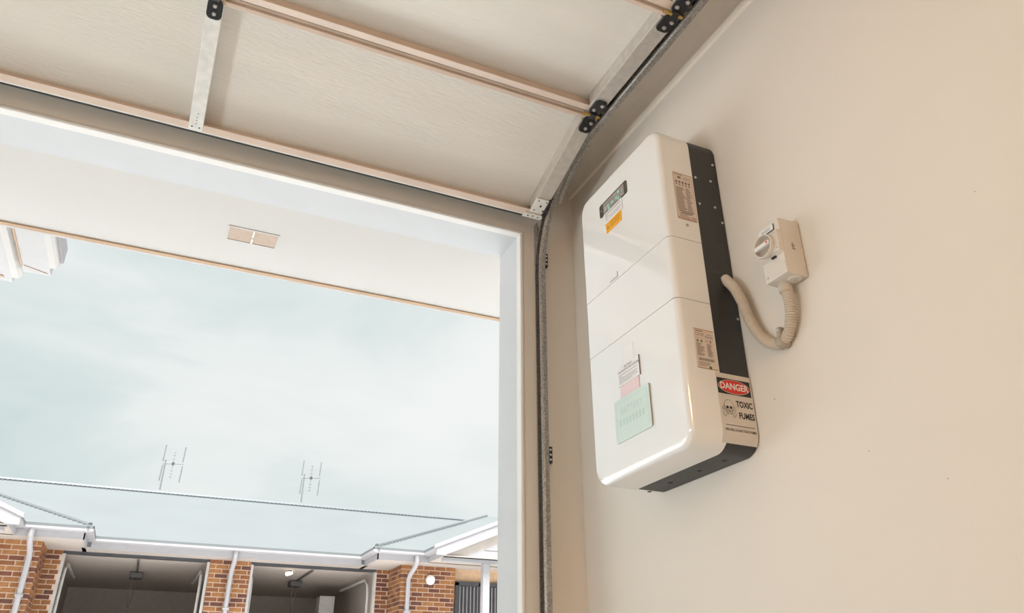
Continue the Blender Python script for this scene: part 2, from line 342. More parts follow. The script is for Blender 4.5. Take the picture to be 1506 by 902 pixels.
# bottom corner bracket of the door with its roller
fr = frames[0]
bb = MB(); plate(bb, fr, [(1.132, 0.026), (1.193, 0.026), (1.193, 0.096), (1.132, 0.096)], -0.0075, -0.0035)
bbo = bb.build('corner_bracket', M['zinc'], door, bevel=0.0008)
for x, s, r in ((1.146, 0.086, 0.0030), (1.180, 0.086, 0.0030), (1.146, 0.038, 0.003), (1.182, 0.042, 0.004), (1.164, 0.062, 0.0045)):
    MB().cyl(P(fr, x, s, -0.0080), P(fr, x, s, -0.006), r, 12).build('bracket_hole', M['rubber'], bbo)
fb = MB(); plate(fb, fr, [(1.112, -0.006), (1.190, -0.006), (1.196, 0.004), (1.190, 0.016), (1.118, 0.016)], -0.006, -0.001)
fbo = fb.build('foot_plate', M['zinc'], door, bevel=0.0008)
for x, s in ((1.134, 0.004), (1.155, 0.006), (1.177, 0.004)): MB().cyl(P(fr, x, s, -0.0064), P(fr, x, s, -0.004), 0.0032, 12).build('plate_hole', M['rubber'], fbo)
ang = math.radians(40)
rc = Vector((0, TYc+(TR+TW/2)*math.cos(ang), TZ-TR+(TR+TW/2)*math.sin(ang)))
rl = MB(); rl.cyl((1.185, rc.y, rc.z), (TX+0.012, rc.y, rc.z), 0.005, 10)
rl.lathe((TX+0.003, rc.y, rc.z), (1, 0, 0), [(0.008, 0), (0.019, 0.001), (0.022, 0.004), (0.022, 0.014), (0.019, 0.017), (0.008, 0.018)], 20)
rl.build('roller', M['steel'], door, smooth=True)
bk = MB(); pbox(bk, fr, 1.186, 1.196, 0.02, 0.10, -0.012, 0.03); bk.build('roller_bracket', M['hinge'], door, bevel=0.002)

# ------------------------------------------------------------------ door track
def track_path(off):                             # (y,z) points of a line at distance off outside the lower flange
    pts = [(-0.6, TZ+off), (0.4, TZ+off), (1.2, TZ+off)]
    for i in range(17):
        a = math.pi/2*(1-i/16); pts.append((TYc+(TR+off)*math.cos(a), TZ-TR+(TR+off)*math.sin(a)))
    pts += [(TYc+TR+off, 1.5), (TYc+TR+off, 0.8), (TYc+TR+off, 0.02)]
    return pts
def sweep(name, section, m, parent, i0=0, i1=None, smooth=True):   # section: (off, x) closed polygon
    cols = [track_path(o)[i0:i1] for o, x in section]; n = len(section); k = len(cols[0])
    vs = [(section[j][1], cols[j][i][0], cols[j][i][1]) for i in range(k) for j in range(n)]
    fs = [(i*n+j, i*n+(j+1) % n, (i+1)*n+(j+1) % n, (i+1)*n+j) for i in range(k-1) for j in range(n)]
    fs += [tuple(range(n-1, -1, -1)), tuple((k-1)*n+j for j in range(n))]
    return MB().add(vs, fs).build(name, m, parent, smooth=smooth)
def make_track(sx, label):
    tr = thing('door_track', label, 'track', (1.22*sx - (0.11 if sx < 0 else 0) if False else (1.22 if sx > 0 else -1.44), 2.4, 0), 'garage door tracks')
    X = (lambda v: v) if sx > 0 else (lambda v: -0.22 - v)
    th = 0.0022
    o_ = [(0.010, 0.000), (0.004, 0.0008), (0.000, 0.005), (-0.001, 0.012), (0.000, 0.025), (TW, 0.025), (TW+0.001, 0.012), (TW, 0.005), (TW-0.004, 0.0008), (TW-0.010, 0.0)]
    i_ = [(TW-0.010, th), (TW-0.005, 0.003), (TW-th, 0.006), (TW-th, 0.025-th), (th, 0.025-th), (th, 0.006), (0.005, 0.003), (0.010, th)]
    sweep('channel', [(o, X(TX+x)) for o, x in o_+i_], M['galv_dark'], tr)
    # perforated angle behind the bend, and its end tab
    sweep('bend_angle', [(-0.006, X(1.239)), (-0.006, X(1.256)), (-0.003, X(1.256)), (-0.003, X(1.239))], M['galv_dark'], tr, 3, 12)
    # jamb angle on the front wall
    MB().box((X(1.217), DY-0.030, 2.165), (X(1.221), DY-0.001, 2.36)).box((X(1.221), DY-0.004, 2.165), (X(1.238), DY-0.001, 2.36)).build('jamb_angle', M['galv_dark'], tr)
    for zc in (2.175, 1.37, 0.6):
        b = MB().box((X(1.237), DY-0.052, zc-0.030), (X(1.253), DY-0.048, zc+0.030)).box((X(1.250), DY-0.052, zc-0.030), (X(1.253), DY-0.001, zc+0.030))
        bo = b.build('wall_bracket', M['hinge'], tr, bevel=0.001)
        for dz in (-0.018, 0.0, 0.018): MB().cyl((X(1.246), DY-0.0526, zc+dz), (X(1.246), DY-0.0515, zc+dz), 0.004, 10).build('slot', M['zinc'], bo)
    for yy in (0.30, -0.50): MB().box((X(1.237), yy, TZ+0.02), (X(1.241), yy+0.03, CZ)).build('ceiling_hanger', M['galv_dark'], tr)
    return tr
make_track(1, 'galvanised curved door track on the wall beside the battery')
make_track(-1, 'galvanised curved door track on the wall opposite the battery')

# ------------------------------------------------------------------ home battery
BU, BV = 0.2440, 0.5125                           # half width, half height
BC = Vector((WX, 1.7725, 1.667)); TILT = 0.016
base = Matrix(((0, 0, -1), (-1, 0, 0), (0, 1, 0))).to_4x4()     # local x = right, y = up, z = out of the wall
root_m = Matrix.Translation(BC) @ base @ Matrix.Rotation(TILT, 4, 'Z')
bat = thing('home_battery', 'white wall-mounted battery with charcoal back case, stickers and a danger sign', 'battery', matrix=root_m)
def rring(inset, w, r, k=8, bot=1.0):
    return [(x, y, w) for x, y in rounded(-BU+inset, BU-inset, -BV+inset*bot, BV-inset, max(r-inset, 0.012), k)]
def loft(rings):
    n = len(rings[0]); vs = [p for R in rings for p in R]
    fs = [(i*n+j, i*n+(j+1) % n, (i+1)*n+(j+1) % n, (i+1)*n+j) for i in range(len(rings)-1) for j in range(n)]
    fs += [tuple(range(n-1, -1, -1)), tuple((len(rings)-1)*n+j for j in range(n))]
    return vs, fs
CR = 0.055; DEP = 0.217; PT = 0.100; FIL = 0.018
# back case
vs, fs = loft([rring(0.004, 0.0005, CR), rring(0.0015, 0.004, CR), rring(0.0015, PT, CR)])
MB().add(vs, fs).build('back_case', M['plate'], bat, smooth=True, local=True)
vs, fs = loft([rring(0.004, PT-0.001, CR), rring(0.004, PT+0.003, CR)])
MB().add(vs, fs).build('case_gasket', M['rubber'], bat, local=True)
# front cover cut at its two seams into three shells
rings = [rring(0.0, PT+0.002, CR)]
rings.append(rring(0.0, DEP-FIL, CR))
for i in range(1, 9):
    a = math.pi/2*i/8
    rings.append(rring(FIL*(1-math.cos(a)), DEP-FIL+FIL*math.sin(a), CR, 8, 2.0))
vs, fs = loft(rings)
SEAMS = (0.105, -0.095); G = 0.0009
for nm, lo, hi in (('upper_cover', SEAMS[0]+G, 1), ('middle_cover', SEAMS[1]+G, SEAMS[0]-G), ('lower_cover', -1, SEAMS[1]-G)):
    bm = bmesh.new(); bv = [bm.verts.new(p) for p in vs]
    for f in fs: bm.faces.new([bv[i] for i in f])
    bmesh.ops.recalc_face_normals(bm, faces=bm.faces)
    for co, no in (((0, lo, 0), (0, -1, 0)), ((0, hi, 0), (0, 1, 0))):
        r = bmesh.ops.bisect_plane(bm, geom=bm.verts[:]+bm.edges[:]+bm.faces[:], plane_co=co, plane_no=no, clear_outer=True)
        ed = [g_ for g_ in r['geom_cut'] if isinstance(g_, bmesh.types.BMEdge)]
        if ed: bmesh.ops.contextual_create(bm, geom=ed)
    for f in bm.faces: f.smooth = True
    for e_ in bm.edges:
        if e_.is_manifold and e_.calc_face_angle(0) > math.radians(35): e_.smooth = False
    me = bpy.data.meshes.new(nm); bm.to_mesh(me); bm.free(); me.materials.append(M['cover'])
    link(nm, me, bat)
# dark core seen through the seams
vs, fs = loft([rring(0.003, PT+0.004, CR), rring(0.003, DEP-FIL, CR), rring(0.012, DEP-0.010, CR, 8, 2.0), rring(FIL+0.002, DEP-0.003, CR, 8, 2.0)])
MB().add(vs, fs).build('inner_core', M['clip'], bat, smooth=True, local=True)

# --- surfaces for stickers: front (u,v) and right side, which bends round the bottom corner
def front(u, v, t): return (u, v, DEP+t)
def side(s, w, t, r=CR):                          # s = v while straight, then arc length round the lower corner
    vk = -(BV-r)
    if s >= vk: return (BU+t, s, w)
    a = (vk-s)/r
    if a > math.pi/2: return (BU-r-(a-math.pi/2)*r, -BV-t, w)
    return (BU-r+(r+t)*math.cos(a), vk-(r+t)*math.sin(a), w)
def patch(name, fn, x0, x1, y0, y1, t0, t1, m, parent, ny=1, pts=None):
    mb = MB()
    if pts is None:
        ys = [y0+(y1-y0)*i/ny for i in range(ny+1)]
        for i in range(ny):
            vs = [fn(x, y, t) for t in (t0, t1) for x, y in ((x0, ys[i]), (x1, ys[i]), (x1, ys[i+1]), (x0, ys[i+1]))]
            mb.add(vs, [(0,3,2,1),(4,5,6,7),(0,1,5,4),(1,2,6,5),(2,3,7,6),(3,0,4,7)])
    else:
        n = len(pts); vs = [fn(x, y, t0) for x, y in pts] + [fn(x, y, t1) for x, y in pts]
        mb.add(vs, [tuple(range(n-1, -1, -1)), tuple(range(n, 2*n))] + [(i, (i+1) % n, n+(i+1) % n, n+i) for i in range(n)])
    return mb.build(name, m, parent, local=True)
def bars(fn, rects, t):
    mb = MB()
    for x0, x1, y0, y1 in rects: mb.add([fn(x0, y0, t), fn(x1, y0, t), fn(x1, y1, t), fn(x0, y1, t)], [(0, 1, 2, 3)])
    return mb
def printed(fn, s, cx, cy, size, t, bold=0, width=1):
    vs, fs = text2d(s, size, bold, width)
    return MB().add([fn(cx+x, cy+y, t) for x, y in vs], fs)
sidef = lambda x, s, t: side(s, -x, t)            # x grows to the right as seen from the room: x = -w
F = front
# display
dp = patch('display', F, 0, 0, 0, 0, -0.001, 0.0015, M['display'], bat, pts=rounded(-0.110, 0.062, 0.375, 0.425, 0.008, 4))
bars(F, [(-0.085, 0.045, 0.3795, 0.4205)], 0.0017).build('screen', M['grey_ink'], dp, local=True, recalc=False)
ic = MB()
for u, v_ in ((-0.055, 0.396), (-0.050, 0.383), (-0.028, 0.394), (0.010, 0.384), (0.012, 0.409), (-0.002, 0.394)):
    ic.add([F(u+0.0055*math.cos(i*math.pi/6), v_+0.0055*math.sin(i*math.pi/6), 0.0020) for i in range(12)], [tuple(range(12))])
for r in ((-0.053, 0.010, 0.3945, 0.3958), (-0.053, -0.0517, 0.383, 0.396), (0.010, 0.0115, 0.384, 0.409)):
    ic.add([F(r[0], r[2], 0.0019), F(r[1], r[2], 0.0019), F(r[1], r[3], 0.0019), F(r[0], r[3], 0.0019)], [(0, 1, 2, 3)])
ic.build('icons', M['green_ink'], dp, local=True, recalc=False)
bars(F, [(-0.078, -0.066, 0.388, 0.390), (-0.078, -0.064, 0.393, 0.395), (-0.078, -0.067, 0.398, 0.400), (-0.02, 0.0, 0.411, 0.413), (0.028, 0.038, 0.398, 0.400), (0.027, 0.039, 0.404, 0.406), (0.024, 0.036, 0.388, 0.390), (-0.1, -0.097, 0.398, 0.401)], 0.0019).build('screen_text', M['specpaper'], dp, local=True, recalc=False)['kind'] = 'stuff'
ws = patch('white_notice', F, -0.086, 0.028, 0.334, 0.376, 0.0002, 0.0022, M['paper'], bat)
bars(F, [(-0.078, 0.02, 0.3685, 0.3705), (-0.078, 0.02, 0.3635, 0.365), (-0.078, -0.055, 0.358, 0.3592), (-0.078, 0.022, 0.353, 0.3542), (-0.078, -0.06, 0.348, 0.349), (-0.05, 0.022, 0.3475, 0.3488), (-0.078, 0.015, 0.342, 0.3432)], 0.0024).build('print_lines', M['softink'], ws, local=True, recalc=False)
og = patch('orange_notice', F, -0.076, 0.017, 0.296, 0.334, 0.0002, 0.0018, M['orange'], bat)
o2 = bars(F, [(-0.05, 0.010, 0.3235, 0.3255), (-0.05, 0.010, 0.318, 0.320), (-0.05, 0.008, 0.3125, 0.3145), (-0.05, 0.010, 0.307, 0.309)], 0.0020)
o2.add([F(-0.072, 0.309, 0.002), F(-0.056, 0.309, 0.002), F(-0.064, 0.323, 0.002)], [(0, 1, 2)])
o2.build('print_lines', M['dark_orange'], og, local=True, recalc=False)
# badge above the first seam
bdg = patch('badge', F, -0.078, -0.032, 0.114, 0.132, 0.0, 0.0012, M['cover'], bat)
bars(F, [(-0.078, -0.031, 0.1125, 0.1145), (-0.033, -0.031, 0.1145, 0.131)], 0.0013).build('badge_edge', M['softink'], bdg, local=True, recalc=False)
bars(F, [(-0.072, -0.06, 0.120, 0.1215), (-0.058, -0.048, 0.121, 0.1225), (-0.046, -0.040, 0.1245, 0.1255)], 0.0014).build('badge_print', M['specpaper'], bdg, local=True, recalc=False)
# lower stickers
patch('clear_tag', F, -0.037, 0.018, -0.188, -0.135, 0.0, 0.0006, M['paper'], bat)
wn = patch('white_note', F, -0.070, 0.046, -0.250, -0.188, 0.0002, 0.004, M['paper'], bat)
patch('note_edge', F, 0.0461, 0.0470, -0.250, -0.188, 0.0002, 0.0042, M['softink'], wn)
nb = printed(F, 'BATTERY', -0.010, -0.1975, 0.010, 0.0043, 0.0001)
for mb in (printed(F, 'SHUTDOWN PROCEDURE', -0.010, -0.2075, 0.0095, 0.0043, 0.0001),): nb.add(mb.v, mb.f)
bb_ = bars(F, [(-0.062, 0.036, -0.2185, -0.2172), (-0.062, -0.045, -0.2235, -0.2222), (-0.062, 0.036, -0.2285, -0.2272), (-0.062, 0.030, -0.2335, -0.2322), (-0.062, 0.036, -0.2385, -0.2372), (-0.062, 0.01, -0.2435, -0.2422)], 0.0043)
nb.add(bb_.v, bb_.f); nb.build('note_print', M['softink'], wn, local=True, recalc=False)
pk = patch('pink_note', F, -0.062, 0.037, -0.290, -0.249, 0.0002, 0.0022, M['pink'], bat)
gs = patch('mint_note', F, 0, 0, 0, 0, 0.0005, 0.0045, M['mint'], bat, pts=rounded(-0.100, 0.084, -0.416, -0.288, 0.007, 4))
patch('note_edge', F, 0.0842, 0.0852, -0.413, -0.291, 0.0005, 0.0047, M['clip'], gs)
gp = printed(F, 'BATTERY', -0.008, -0.330, 0.028, 0.0048, 0.0002)
q = bars(F, [(-0.075 + 0.017*i, -0.065 + 0.017*i, -0.372, -0.352) for i in range(8)] + [(-0.09, 0.074, -0.300, -0.2985), (-0.09, -0.0885, -0.405, -0.300), (0.0725, 0.074, -0.405, -0.300)], 0.0048)
gp.add(q.v, q.f); gp.build('relief_print', M['mint_dark'], gs, local=True, recalc=False)
# rating labels on the right side of the covers (x = -w)
l1 = patch('rating_label', sidef, -0.176, -0.107, 0.174, 0.342, 0.0002, 0.0010, M['specpaper'], bat)
r_ = [(-0.172, -0.142, 0.335, 0.3375), (-0.160, -0.148, 0.322, 0.330), (-0.140, -0.113, 0.327, 0.3285), (-0.140, -0.115, 0.321, 0.3225)]
for i in range(5): r_ += [(-0.170+0.0115*i, -0.1625+0.0115*i, 0.305, 0.313), (-0.169+0.0115*i, -0.1635+0.0115*i, 0.297, 0.302)]
for i in range(24):
    y = 0.290-0.0035*i; r_ += [(-0.171, -0.171+0.022+0.012*random.random(), y-0.0019, y), (-0.136, -0.136+0.012+0.012*random.random(), y-0.0017, y)]
for i in range(4): y = 0.197-0.004*i; r_.append((-0.168, -0.130-0.01*random.random(), y-0.0015, y))
r_ += [(-0.168, -0.115, 0.201, 0.205), (-0.160, -0.122, 0.195, 0.199), (-0.126, -0.110, 0.184, 0.187), (-0.170, -0.118, 0.2115, 0.213)]
bars(sidef, r_, 0.0012).build('label_print', M['softink'], l1, local=True, recalc=False)
r_ = [(-0.176, -0.107, 0.3405, 0.342), (-0.176, -0.175, 0.174, 0.342), (-0.108, -0.107, 0.174, 0.342), (-0.176, -0.107, 0.174, 0.1752)] + [(-0.172+0.008*i, -0.167+0.008*i, 0.1765, 0.181) for i in range(8)]
bars(sidef, r_, 0.0013).build('label_border', M['redline'], l1, local=True, recalc=False)
l2 = patch('rating_label', sidef, -0.173, -0.106, -0.298, -0.182, 0.0002, 0.0010, M['specpaper'], bat)
r_ = [(-0.168, -0.142, -0.190, -0.187), (-0.133, -0.113, -0.197, -0.1955), (-0.137, -0.111, -0.204, -0.2015), (-0.170, -0.108, -0.2085, -0.208)]
for i in range(13):
    y = -0.224-0.0030*i; r_ += [(-0.168, -0.168+0.012+0.016*random.random(), y-0.0016, y), (-0.134, -0.134+0.007+0.012*random.random(), y-0.0016, y)]
x = -0.166
while x < -0.116:
    w_ = random.choice((0.0008, 0.0014, 0.0022)); r_.append((x, x+w_, -0.276, -0.2675)); x += w_+random.choice((0.0008, 0.0012))
for i in range(4): y = -0.2795-0.0035*i; r_.append((-0.168, -0.120-0.025*random.random(), y-0.0014, y))
lp = bars(sidef, r_, 0.0012); tx = printed(sidef, 'ONE', -0.154, -0.1985, 0.014, 0.0012); lp.add(tx.v, tx.f)
tx = printed(sidef, 'CE', -0.133, -0.2165, 0.009, 0.0012); lp.add(tx.v, tx.f)
lp.add([sidef(-0.123, -0.220, 0.0012), sidef(-0.118, -0.220, 0.0012), sidef(-0.118, -0.2125, 0.0012), sidef(-0.123, -0.2125, 0.0012)], [(0, 1, 2, 3)])
lp.build('label_print', M['softink'], l2, local=True, recalc=False)
gt = MB()
for cx in (-0.163, -0.150): gt.add([sidef(cx-0.0045, -0.2205, 0.0013), sidef(cx+0.0045, -0.2205, 0.0013), sidef(cx, -0.212, 0.0013)], [(0, 1, 2)])
gt.add([sidef(-0.131+0.005*math.cos(i*math.pi/6), -0.2935+0.005*math.sin(i*math.pi/6), 0.0014) for i in range(12)], [tuple(range(12))])
gt.build('label_marks', M['green'], l2, local=True, recalc=False)['kind'] = 'stuff'
bars(sidef, [(-0.173, -0.106, -0.184, -0.182), (-0.173, -0.106, -0.298, -0.2962)], 0.0013).build('label_border', M['dark_orange'], l2, local=True, recalc=False)['kind'] = 'stuff'
# oval blanking plug and tiny marks on the cover's side
pg = MB(); c0 = Vector(sidef(-0.145, 0.157, 0))
pg.lathe(c0, (1, 0, 0), [(0.0052, -0.001), (0.0052, 0.0008), (0.004, 0.0012)], 16)
pg.build('blanking_plug', M['switch_dk'], bat, local=True)
# screws on the charcoal case
for x, v_ in ((-0.014, 0.417), (-0.089, 0.347), (-0.032, 0.349), (-0.087, 0.250), (-0.030, 0.252), (-0.011, 0.201), (-0.010, -0.123)):
    MB().lathe(sidef(x, v_, -0.002), (1, 0, 0), [(0.0042, 0), (0.0042, 0.0018), (0.0030, 0.0030), (0.001, 0.0033)], 12).build('case_screw', M['steel'], bat, smooth=True, local=True)
# moulded plates and bottom holes
patch('access_plate', sidef, -0.066, -0.040, -0.045, 0.02, -0.0016, -0.0011, M['plate'], bat)
patch('cable_plate', sidef, -0.080, -0.020, 0.055, 0.125, -0.0016, -0.0012, M['plate'], bat)
for u in (-0.2055, -0.0945, 0.0445, 0.1535): MB().lathe((u, -BV+0.0012, 0.050), (0, -1, 0), [(0.0068, 0), (0.0068, 0.0008)], 14).build('bottom_hole', M['rubber'], bat, local=True)
# danger sign
sg = patch('danger_sign', sidef, -0.117, -0.004, -0.494, -0.302, 0.0004, 0.0014, M['signwhite'], bat, ny=14)
bars(sidef, [(-0.117, -0.008, -0.3605, -0.316)], 0.0016).build('header_block', M['ink'], sg, local=True, recalc=False)
def ell(cx, cy, rx, ry, t, n=36, fn=sidef): return MB().add([fn(cx+rx*math.cos(2*math.pi*i/n), cy+ry*math.sin(2*math.pi*i/n), t) for i in range(n)], [tuple(range(n))])
ell(-0.0625, -0.3382, 0.0515, 0.0203, 0.0018).build('oval_outline', M['signwhite'], sg, local=True, recalc=False)
ell(-0.0625, -0.3382, 0.0500, 0.0190, 0.0020).build('red_oval', M['signred'], sg, local=True, recalc=False)
printed(sidef, 'DANGER', -0.0625, -0.3382, 0.0255, 0.0023, 0.0006, 0.90).build('danger_lettering', M['paper'], sg, local=True, recalc=False)
tt = printed(sidef, 'TOXIC', -0.0365, -0.3855, 0.0232, 0.0018, 0.0007, 0.76)
for args in (('FUMES', -0.0335, -0.4170, 0.0232, 0.0018, 0.0007, 0.76), ('FIRE WILL CAUSE TOXIC FUMES', -0.0595, -0.4590, 0.0088, 0.0018, 0.00012, 0.80)):
    mb = printed(sidef, *args); tt.add(mb.v, mb.f)
mb = bars(sidef, [(-0.107, -0.012, -0.4470, -0.4455)], 0.0018); tt.add(mb.v, mb.f)
tt.build('lettering', M['ink'], sg, local=True, recalc=False)
# skull and crossbones: black outlines, white fill, black sockets
SX_, SY_ = -0.0885, -0.3990
def bone(ang, grow, t):
    mb = MB(); c, s = math.cos(ang), math.sin(ang); hl_, hw = 0.0185, 0.0024
    tr_ = lambda x, y: sidef(SX_+x*c-y*s, SY_-0.0095+x*s+y*c, t)
    mb.add([tr_(-hl_, -hw-grow), tr_(hl_, -hw-grow), tr_(hl_, hw+grow), tr_(-hl_, hw+grow)], [(0, 1, 2, 3)])
    for sx in (-1, 1):
        for sy in (-1, 1):
            n = 12; mb.add([tr_(sx*hl_+(0.0032+grow)*math.cos(2*math.pi*i/n), sy*0.0030+(0.0032+grow)*math.sin(2*math.pi*i/n)) for i in range(n)], [tuple(range(n))])
    return mb
def skull(grow, t):
    mb = ell(SX_, SY_+0.0065, 0.0145+grow, 0.0150+grow, t, 28)
    j = [(-0.0085-grow, -0.004), (0.0085+grow, -0.004), (0.0068+grow, -0.0155-grow), (-0.0068-grow, -0.0155-grow)]
    return mb.add([sidef(SX_+a, SY_+b, t) for a, b in j], [(0, 3, 2, 1)])
A_ = MB(); B_ = MB()
for ang in (0.48, -0.48):
    mb = bone(ang, 0.0010, 0.0016); A_.add(mb.v, mb.f); mb = bone(ang, 0, 0.0018); B_.add(mb.v, mb.f)
A_.build('bone_outline', M['ink'], sg, local=True, recalc=False); B_.build('bones', M['signwhite'], sg, local=True, recalc=False)
skull(0.0011, 0.0020).build('skull_outline', M['ink'], sg, local=True, recalc=False)
skull(0, 0.0022).build('skull', M['signwhite'], sg, local=True, recalc=False)
S_ = MB()
for mb in (ell(SX_-0.0058, SY_+0.0010, 0.0042, 0.0040, 0.0024, 14), ell(SX_+0.0058, SY_+0.0010, 0.0042, 0.0040, 0.0024, 14)): S_.add(mb.v, mb.f)
S_.add([sidef(SX_-0.002, SY_-0.0065, 0.0024), sidef(SX_+0.002, SY_-0.0065, 0.0024), sidef(SX_, SY_-0.0025, 0.0024)], [(0, 1, 2)])
mb = bars(sidef, [(SX_-0.0060, SX_+0.0060, SY_-0.0105, SY_-0.0095)] + [(SX_-0.0050+0.0025*i, SX_-0.0044+0.0025*i, SY_-0.0128, SY_-0.0076) for i in range(5)], 0.0024); S_.add(mb.v, mb.f)
S_.build('skull_sockets', M['ink'], sg, local=True, recalc=False)

# ------------------------------------------------------------------ isolator switch on the wall
SC = Vector((WX, 1.300, 1.633)); swm = Matrix.Translation(SC) @ base @ Matrix.Rotation(0.005, 4, 'Z')
sw = thing('isolator_switch', 'beige wall-mounted isolator switch with rotary knob', 'switch', matrix=swm)
SU, SV, SD = 0.0405, 0.082, 0.070
MB().box((-SU, -SV, 0.0005), (SU, SV, 0.0660)).build('enclosure', M['switch'], sw, bevel=0.004, seg=3, smooth=True, local=True)
MB().box((-SU+0.0006, -SV+0.0006, 0.0655), (SU-0.0006, SV-0.0006, SD)).build('front_cover', M['switch'], sw, bevel=0.0035, seg=3, smooth=True, local=True)
# raised dial block with bevelled cheeks
DZ = 0.082
bl = MB(); lo_ = [(-SU+0.001, -0.024), (SU-0.001, -0.024), (SU-0.001, 0.046), (-SU+0.001, 0.046)]; hi_ = [(-SU+0.004, -0.016), (SU-0.003, -0.016), (SU-0.003, 0.043), (-SU+0.004, 0.043)]
bl.add([(x, y, SD-0.001) for x, y in lo_] + [(x, y, DZ) for x, y in hi_], [(3, 2, 1, 0), (4, 5, 6, 7), (0, 1, 5, 4), (1, 2, 6, 5), (2, 3, 7, 6), (3, 0, 4, 7)])
bl.build('dial_block', M['switch'], sw, bevel=0.0015, local=True)
dc = (-0.006, 0.012)
MB().lathe((dc[0], dc[1], DZ-0.002), (0, 0, 1), [(0.0325, 0), (0.0325, 0.012), (0.0315, 0.0140), (0.0290, 0.0140), (0.0280, 0.002), (0.001, 0.0035)], 40).build('dial_ring', M['switch'], sw, smooth=True, local=True)
MB().lathe((dc[0], dc[1], DZ+0.0005), (0, 0, 1), [(0.0276, 0), (0.0270, 0.0012), (0.001, 0.0014)], 36).build('dial_face', M['switch_dk'], sw, smooth=True, local=True)
kn = MB().box((dc[0]-0.0270, dc[1]-0.0055, DZ+0.001), (dc[0]+0.0265, dc[1]+0.0055, DZ+0.0165)).build('knob', M['bead'], sw, bevel=0.0025, seg=3, smooth=True, local=True)
MB().lathe((dc[0]+0.020, dc[1], DZ+0.0160), (0, 0, 1), [(0.0032, 0), (0.0032, 0.0008)], 14).build('red_marker', M['red'], kn, local=True)
lb = MB().box((-0.034, 0.054, SD-0.001), (0.022, 0.072, SD+0.0022)).build('name_plate', M['ink'], sw, local=True)
MB().box((-0.0335, 0.0555, SD+0.002), (0.0205, 0.0712, SD+0.0030)).build('plate_face', M['paper'], lb, local=True)
mb = MB()
for r in ((-0.024, 0.012, 0.0645, 0.0660), (-0.022, 0.010, 0.0600, 0.0612)): mb.box((r[0], r[2], SD+0.0029), (r[1], r[3], SD+0.0032))
mb.build('plate_print', M['softink'], lb, local=True)
for x, y in ((-0.0365, 0.0475), (0.0345, 0.075), (-0.0300, -0.067), (0.0335, -0.050)):
    MB().lathe((x, y, SD-0.002), (0, 0, 1), [(0.0042, 0), (0.0042, 0.0024), (0.0030, 0.0034)], 14).build('cover_screw', M['switch'], sw, smooth=True, local=True)
MB().box((0.000, -0.027, SD+0.001), (0.014, -0.0225, SD+0.0065)).build('lock_slot', M['ink'], sw, local=True)
mb = MB()
for a0, a1_, b0, b1 in ((0.026, 0.032, 0.036, 0.038), (0.028, 0.034, -0.010, -0.008), (0.020, 0.028, 0.040, 0.0415)): mb.box((a0, b0, DZ-0.0002), (a1_, b1, DZ+0.0003))
mb.build('position_marks', M['switch_dk'], sw, local=True)['kind'] = 'stuff'
mb = MB()
for k, (a0, a1_) in enumerate(((0.046, 0.050), (0.042, 0.053), (0.044, 0.052), (0.041, 0.052))):
    mb.box((SU-0.0003, 0.008-0.0055*k, a0-0.012+0.0), (SU+0.0003, 0.0115-0.0055*k, a1_-0.012))
mb.build('moulded_logo', M['softink'], sw, local=True)
MB().lathe((0.020, -SV+0.0005, 0.030), (0, -1, 0), [(0.0170, 0), (0.0170, 0.0035), (0.0155, 0.0050), (0.001, 0.0052)], 28).build('blanking_plug', M['switch'], sw, smooth=True, local=True)
MB().box((0.016, -SV-0.0054, 0.0292), (0.024, -SV-0.0045, 0.0308)).build('plug_slot', M['switch_dk'], sw, local=True)

# ------------------------------------------------------------------ corrugated conduit
cx_ = 1.372
ctrl = [(1.366, 1.530, 1.672), (1.366, 1.522, 1.662), (1.364, 1.494, 1.624), (1.367, 1.474, 1.570), (1.371, 1.461, 1.514), (1.376, 1.440, 1.461), (1.380, 1.410, 1.426), (1.381, 1.375, 1.410), (1.380, 1.343, 1.422), (1.376, 1.320, 1.461), (1.372, 1.311, 1.506), (1.370, 1.316, 1.551)]
def catmull(pts, n):
    pts = [Vector(p) for p in pts]; o = []
    for i in range(len(pts)-1):
        p0, p1, p2, p3 = pts[max(i-1, 0)], pts[i], pts[i+1], pts[min(i+2, len(pts)-1)]
        for j in range(n):
            t_ = j/n
            o.append(0.5*((2*p1)+(-p0+p2)*t_+(2*p0-5*p1+4*p2-p3)*t_*t_+(-p0+3*p1-3*p2+p3)*t_**3))
    o.append(pts[-1]); return o
def resample(pts, step):
    out_ = [pts[0]]; acc = 0
    for a, b in zip(pts, pts[1:]):
        d = (b-a).length; pos = 0
        while acc + (d-pos) >= step:
            pos += step-acc; out_.append(a.lerp(b, pos/d)); acc = 0
        acc += d-pos
    return out_
cp = resample(catmull(ctrl, 30), 0.00125)
con = thing('flexible_conduit', 'beige corrugated conduit looping from battery to switch', 'conduit', (1.40, 1.41, 1.41))
MB().tube(cp, 0.0138, 18, True, rfun=lambda i: (0.0154, 0.0154, 0.0138, 0.0118, 0.0138)[i % 5]).build('corrugated_tube', M['conduit'], con, smooth=False)
ft = Vector((1.370, 1.316, 1.551)); fd = Vector((0, 0.05, 1)).normalized()
MB().lathe(ft-fd*0.024, fd, [(0.0155, 0), (0.0170, 0.001), (0.0170, 0.020), (0.0185, 0.021), (0.0185, 0.0242)], 24).build('end_fitting', M['conduit'], con, smooth=True)
cl = thing('pipe_clip', 'grey saddle clip holding the corrugated conduit to the wall', 'clip', (1.40, 1.375, 1.41))
i_c = min(range(len(cp)), key=lambda i: (cp[i]-Vector((1.381, 1.366, 1.411))).length)
pa, pb = cp[i_c-9], cp[i_c+9]; dirv = (pb-pa).normalized()
MB().lathe(cp[i_c]-dirv*0.0105, dirv, [(0.0162, 0), (0.0178, 0.0005), (0.0178, 0.0205), (0.0162, 0.021)], 24).build('clip_ring', M['clip'], cl, smooth=True)
